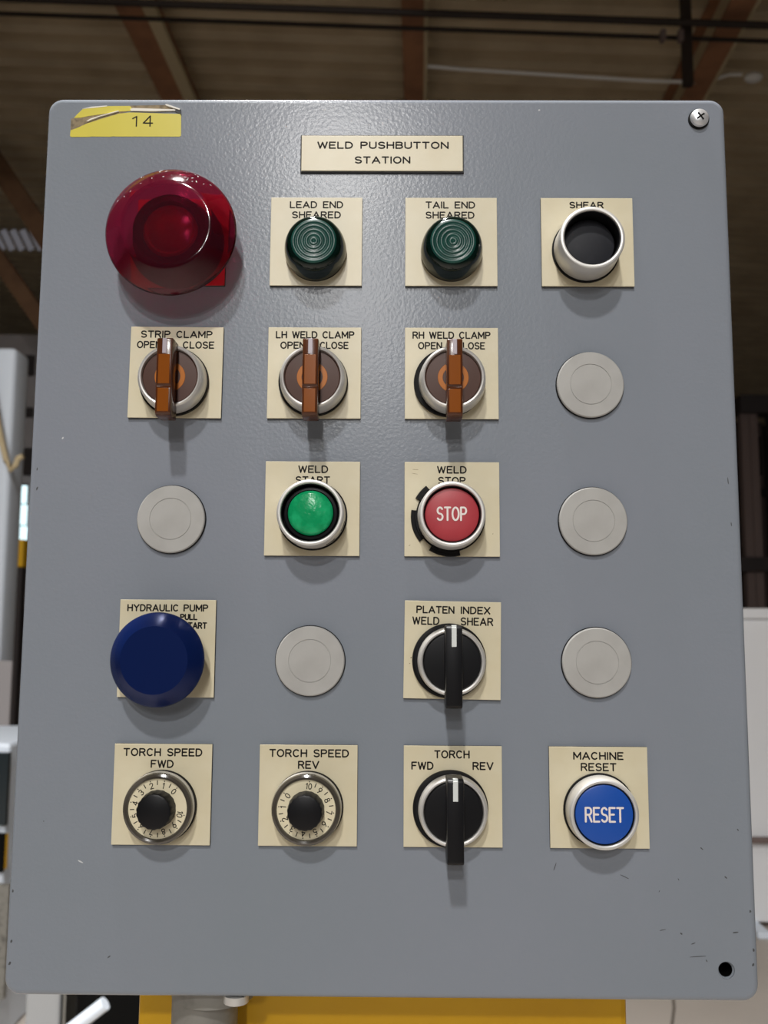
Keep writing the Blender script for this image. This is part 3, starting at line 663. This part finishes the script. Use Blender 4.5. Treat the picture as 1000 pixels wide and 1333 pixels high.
# speed dials
for cell, lab, zero, step in (('1e', 'black knob dial with numbered cream scale under TORCH SPEED FWD', 43, -30), ('2e', 'black knob dial with numbered cream scale under TORCH SPEED REV', -54, -30)):
    b = op('speed_dial', cell, lab, dx=-0.2, dz=0.3)
    turned('gasket', [(10, PT), (15.3, PT), (15.5, 2.2), (15.3, 3.6), (10, 3.6)], 'rubber', b, 56, cx=0.3)
    turned('housing', [(12, 3.4), (15.2, 3.4), (15.2, 6.0), (15.0, 6.4), (12, 6.4)], 'alu', b, 64)
    turned('rim', [(12, 6.4), (15.0, 6.4), (15.1, 7.6), (14.7, 8.8), (13.8, 9.3), (12.9, 8.9), (12.6, 8.0)], 'rim', b, 72)
    turned('scale_card', [(12.65, 7.0), (12.6, 8.0), (0, 8.0)], 'dial', b, 64)
    bm = bmesh.new()
    for k in range(21):
        a = math.radians(90 - (zero + step * k / 2)); ca, sa = math.cos(a), math.sin(a)
        r0, r1 = (11.6, 12.1) if k % 2 == 0 else (10.0, 11.9)
        w2 = 0.2 if k % 2 else 0.22
        q = [(r0, -w2), (r1, -w2), (r1, w2), (r0, w2)]
        bm.faces.new([bm.verts.new((x * ca - y * sa, -8.03, x * sa + y * ca)) for x, y in q])
    flat(bm, 'tick_marks', 'ink', b)
    bm = bmesh.new()
    for k in range(11):
        a = math.radians(-(zero + step * k)); ca, sa = math.cos(a), math.sin(a)
        xf = lambda p, ca=ca, sa=sa: (p[0] * ca - (p[1] + 8.6) * sa, p[0] * sa + (p[1] + 8.6) * ca)
        stroke_text(bm, str(k), 0.0, None, 0.0, 2.7, 0.36, 8.035, xf=xf)
    flat(bm, 'lettering', 'ink', b)
    bm = bmesh.new(); n = 72
    loops = []
    for rr, hh, fl in ((8.0, 8.0, .12), (7.9, 9.0, .22), (7.6, 14.0, .22), (7.2, 14.8, .1), (6.5, 15.1, 0)):
        loops.append([((rr - fl * (i % 4 < 2)) * math.cos(2 * PI * i / n), -hh, (rr - fl * (i % 4 < 2)) * math.sin(2 * PI * i / n)) for i in range(n)])
    finish(loft(bm, loops), 'knob', 'black', b)

# blanking plugs
LBL = {'4b': 'round pale grey hole plug beside the RH WELD CLAMP plate', '1c': 'round pale grey hole plug beside the WELD START plate, above the blue mushroom button',
       '4c': 'round pale grey hole plug beside the WELD STOP plate', '2d': 'round pale grey hole plug between the HYDRAULIC PUMP and PLATEN INDEX plates', '4d': 'round pale grey hole plug above the MACHINE RESET plate'}
for cell, lab in LBL.items():
    b = op('hole_plug', cell, lab, dx=0.3 if cell == '4d' else 0)
    turned('gasket', [(9, 0), (15.6, 0), (15.8, 0.4), (15.6, 1.0), (9, 1.0)], 'rubber', b, 64)
    turned('disc', [(15.2, 0.9), (15.45, 1.3), (15.3, 2.0), (14.9, 2.3), (9.6, 2.35), (9.55, 2.1), (9.25, 2.1), (9.2, 2.35), (6, 2.3), (0, 2.25)], 'plug', b, 80)

# paint chips and scuffs on the cover: (x, z, length, width, angle, pale)
CH = [(146, -112, 1.6, .6, 140, 0), (152, -92, 1.2, .5, 130, 0), (136, -100, 1.8, .5, 140, 0), (125.5, -113, 1.1, .4, 120, 0), (118, -134, 3.2, .35, 12, 0), (126, -135.5, 1.3, .8, 140, 0),
      (131, -139.5, 2.2, .5, 20, 0), (149.3, -134.8, 2.7, .6, 8, 0), (133, -144.8, 7.5, .4, 4, 0), (136.5, -146.6, 1.3, .5, 120, 0), (156.0, -126, 1.2, .9, 80, 0), (156.8, -142, 1.5, 1.0, 100, 0),
      (156.3, -148, 1.5, 1.0, 70, 0), (72, -108, 4.6, .4, 70, 0), (102, -112, 5.0, .4, -25, 0), (-121, -147, 1.7, .6, 40, 0), (-152, -90.5, .6, .5, 40, 0), (-163.6, -141, 1.6, 1, 80, 0),
      (-163.8, -150, 1.8, 1.0, 60, 0), (-164, -120, 1.4, .8, 90, 0), (-162.6, 66, 1.6, .6, 80, 0), (-162.2, 57, 1.8, .8, 70, 0), (-135, -107.5, 3.0, .7, -25, 1), (-151.5, 80.5, 1.3, .8, 60, 1),
      (-33, 241, 1.6, .7, 10, 1), (70, 241, 1.0, .7, 20, 1), (-94, -4, 1.0, .3, 40, 0), (41, 42, 1.4, .3, -40, 0), (117, -118, 1.0, .3, 60, 0), (153.5, 62, 3.5, .5, 95, 0), (154.2, 42, 2.2, .5, 92, 0)]
def chip(x, z, L, W_, a, m, h=0.015):
    t = math.radians(a); pts = []
    for i in range(10):
        q = 2 * PI * i / 10; rr = random.uniform(0.75, 1.1)
        px, pz = L / 2 * math.cos(q) * rr, W_ / 2 * math.sin(q) * rr
        pts.append((x + px * math.cos(t) - pz * math.sin(t), z + px * math.sin(t) + pz * math.cos(t)))
    return finish(prism(bmesh.new(), pts, 'y', h - 0.6, h), 'paint_chip', m, ST, smooth=False)
for x, z, L, W_, a, pale in CH: chip(x, z, L, W_, a, 'chip_light' if pale else 'chip')
for x, z, L, W_, a in ((11.0, 66.2, 3.2, .25, -4), (10.6, 64.3, 2.8, .25, -10), (8.4, 31.6, 1.0, .3, 30), (46.0, 37.0, 1.0, .25, 60), (9.2, -18.5, 0.8, .5, 40), (8.6, -21, 0.6, .4, 10)):
    chip(x, z, L, W_, a, 'tape_tan', PT + 0.012).name = 'plate_scuff'
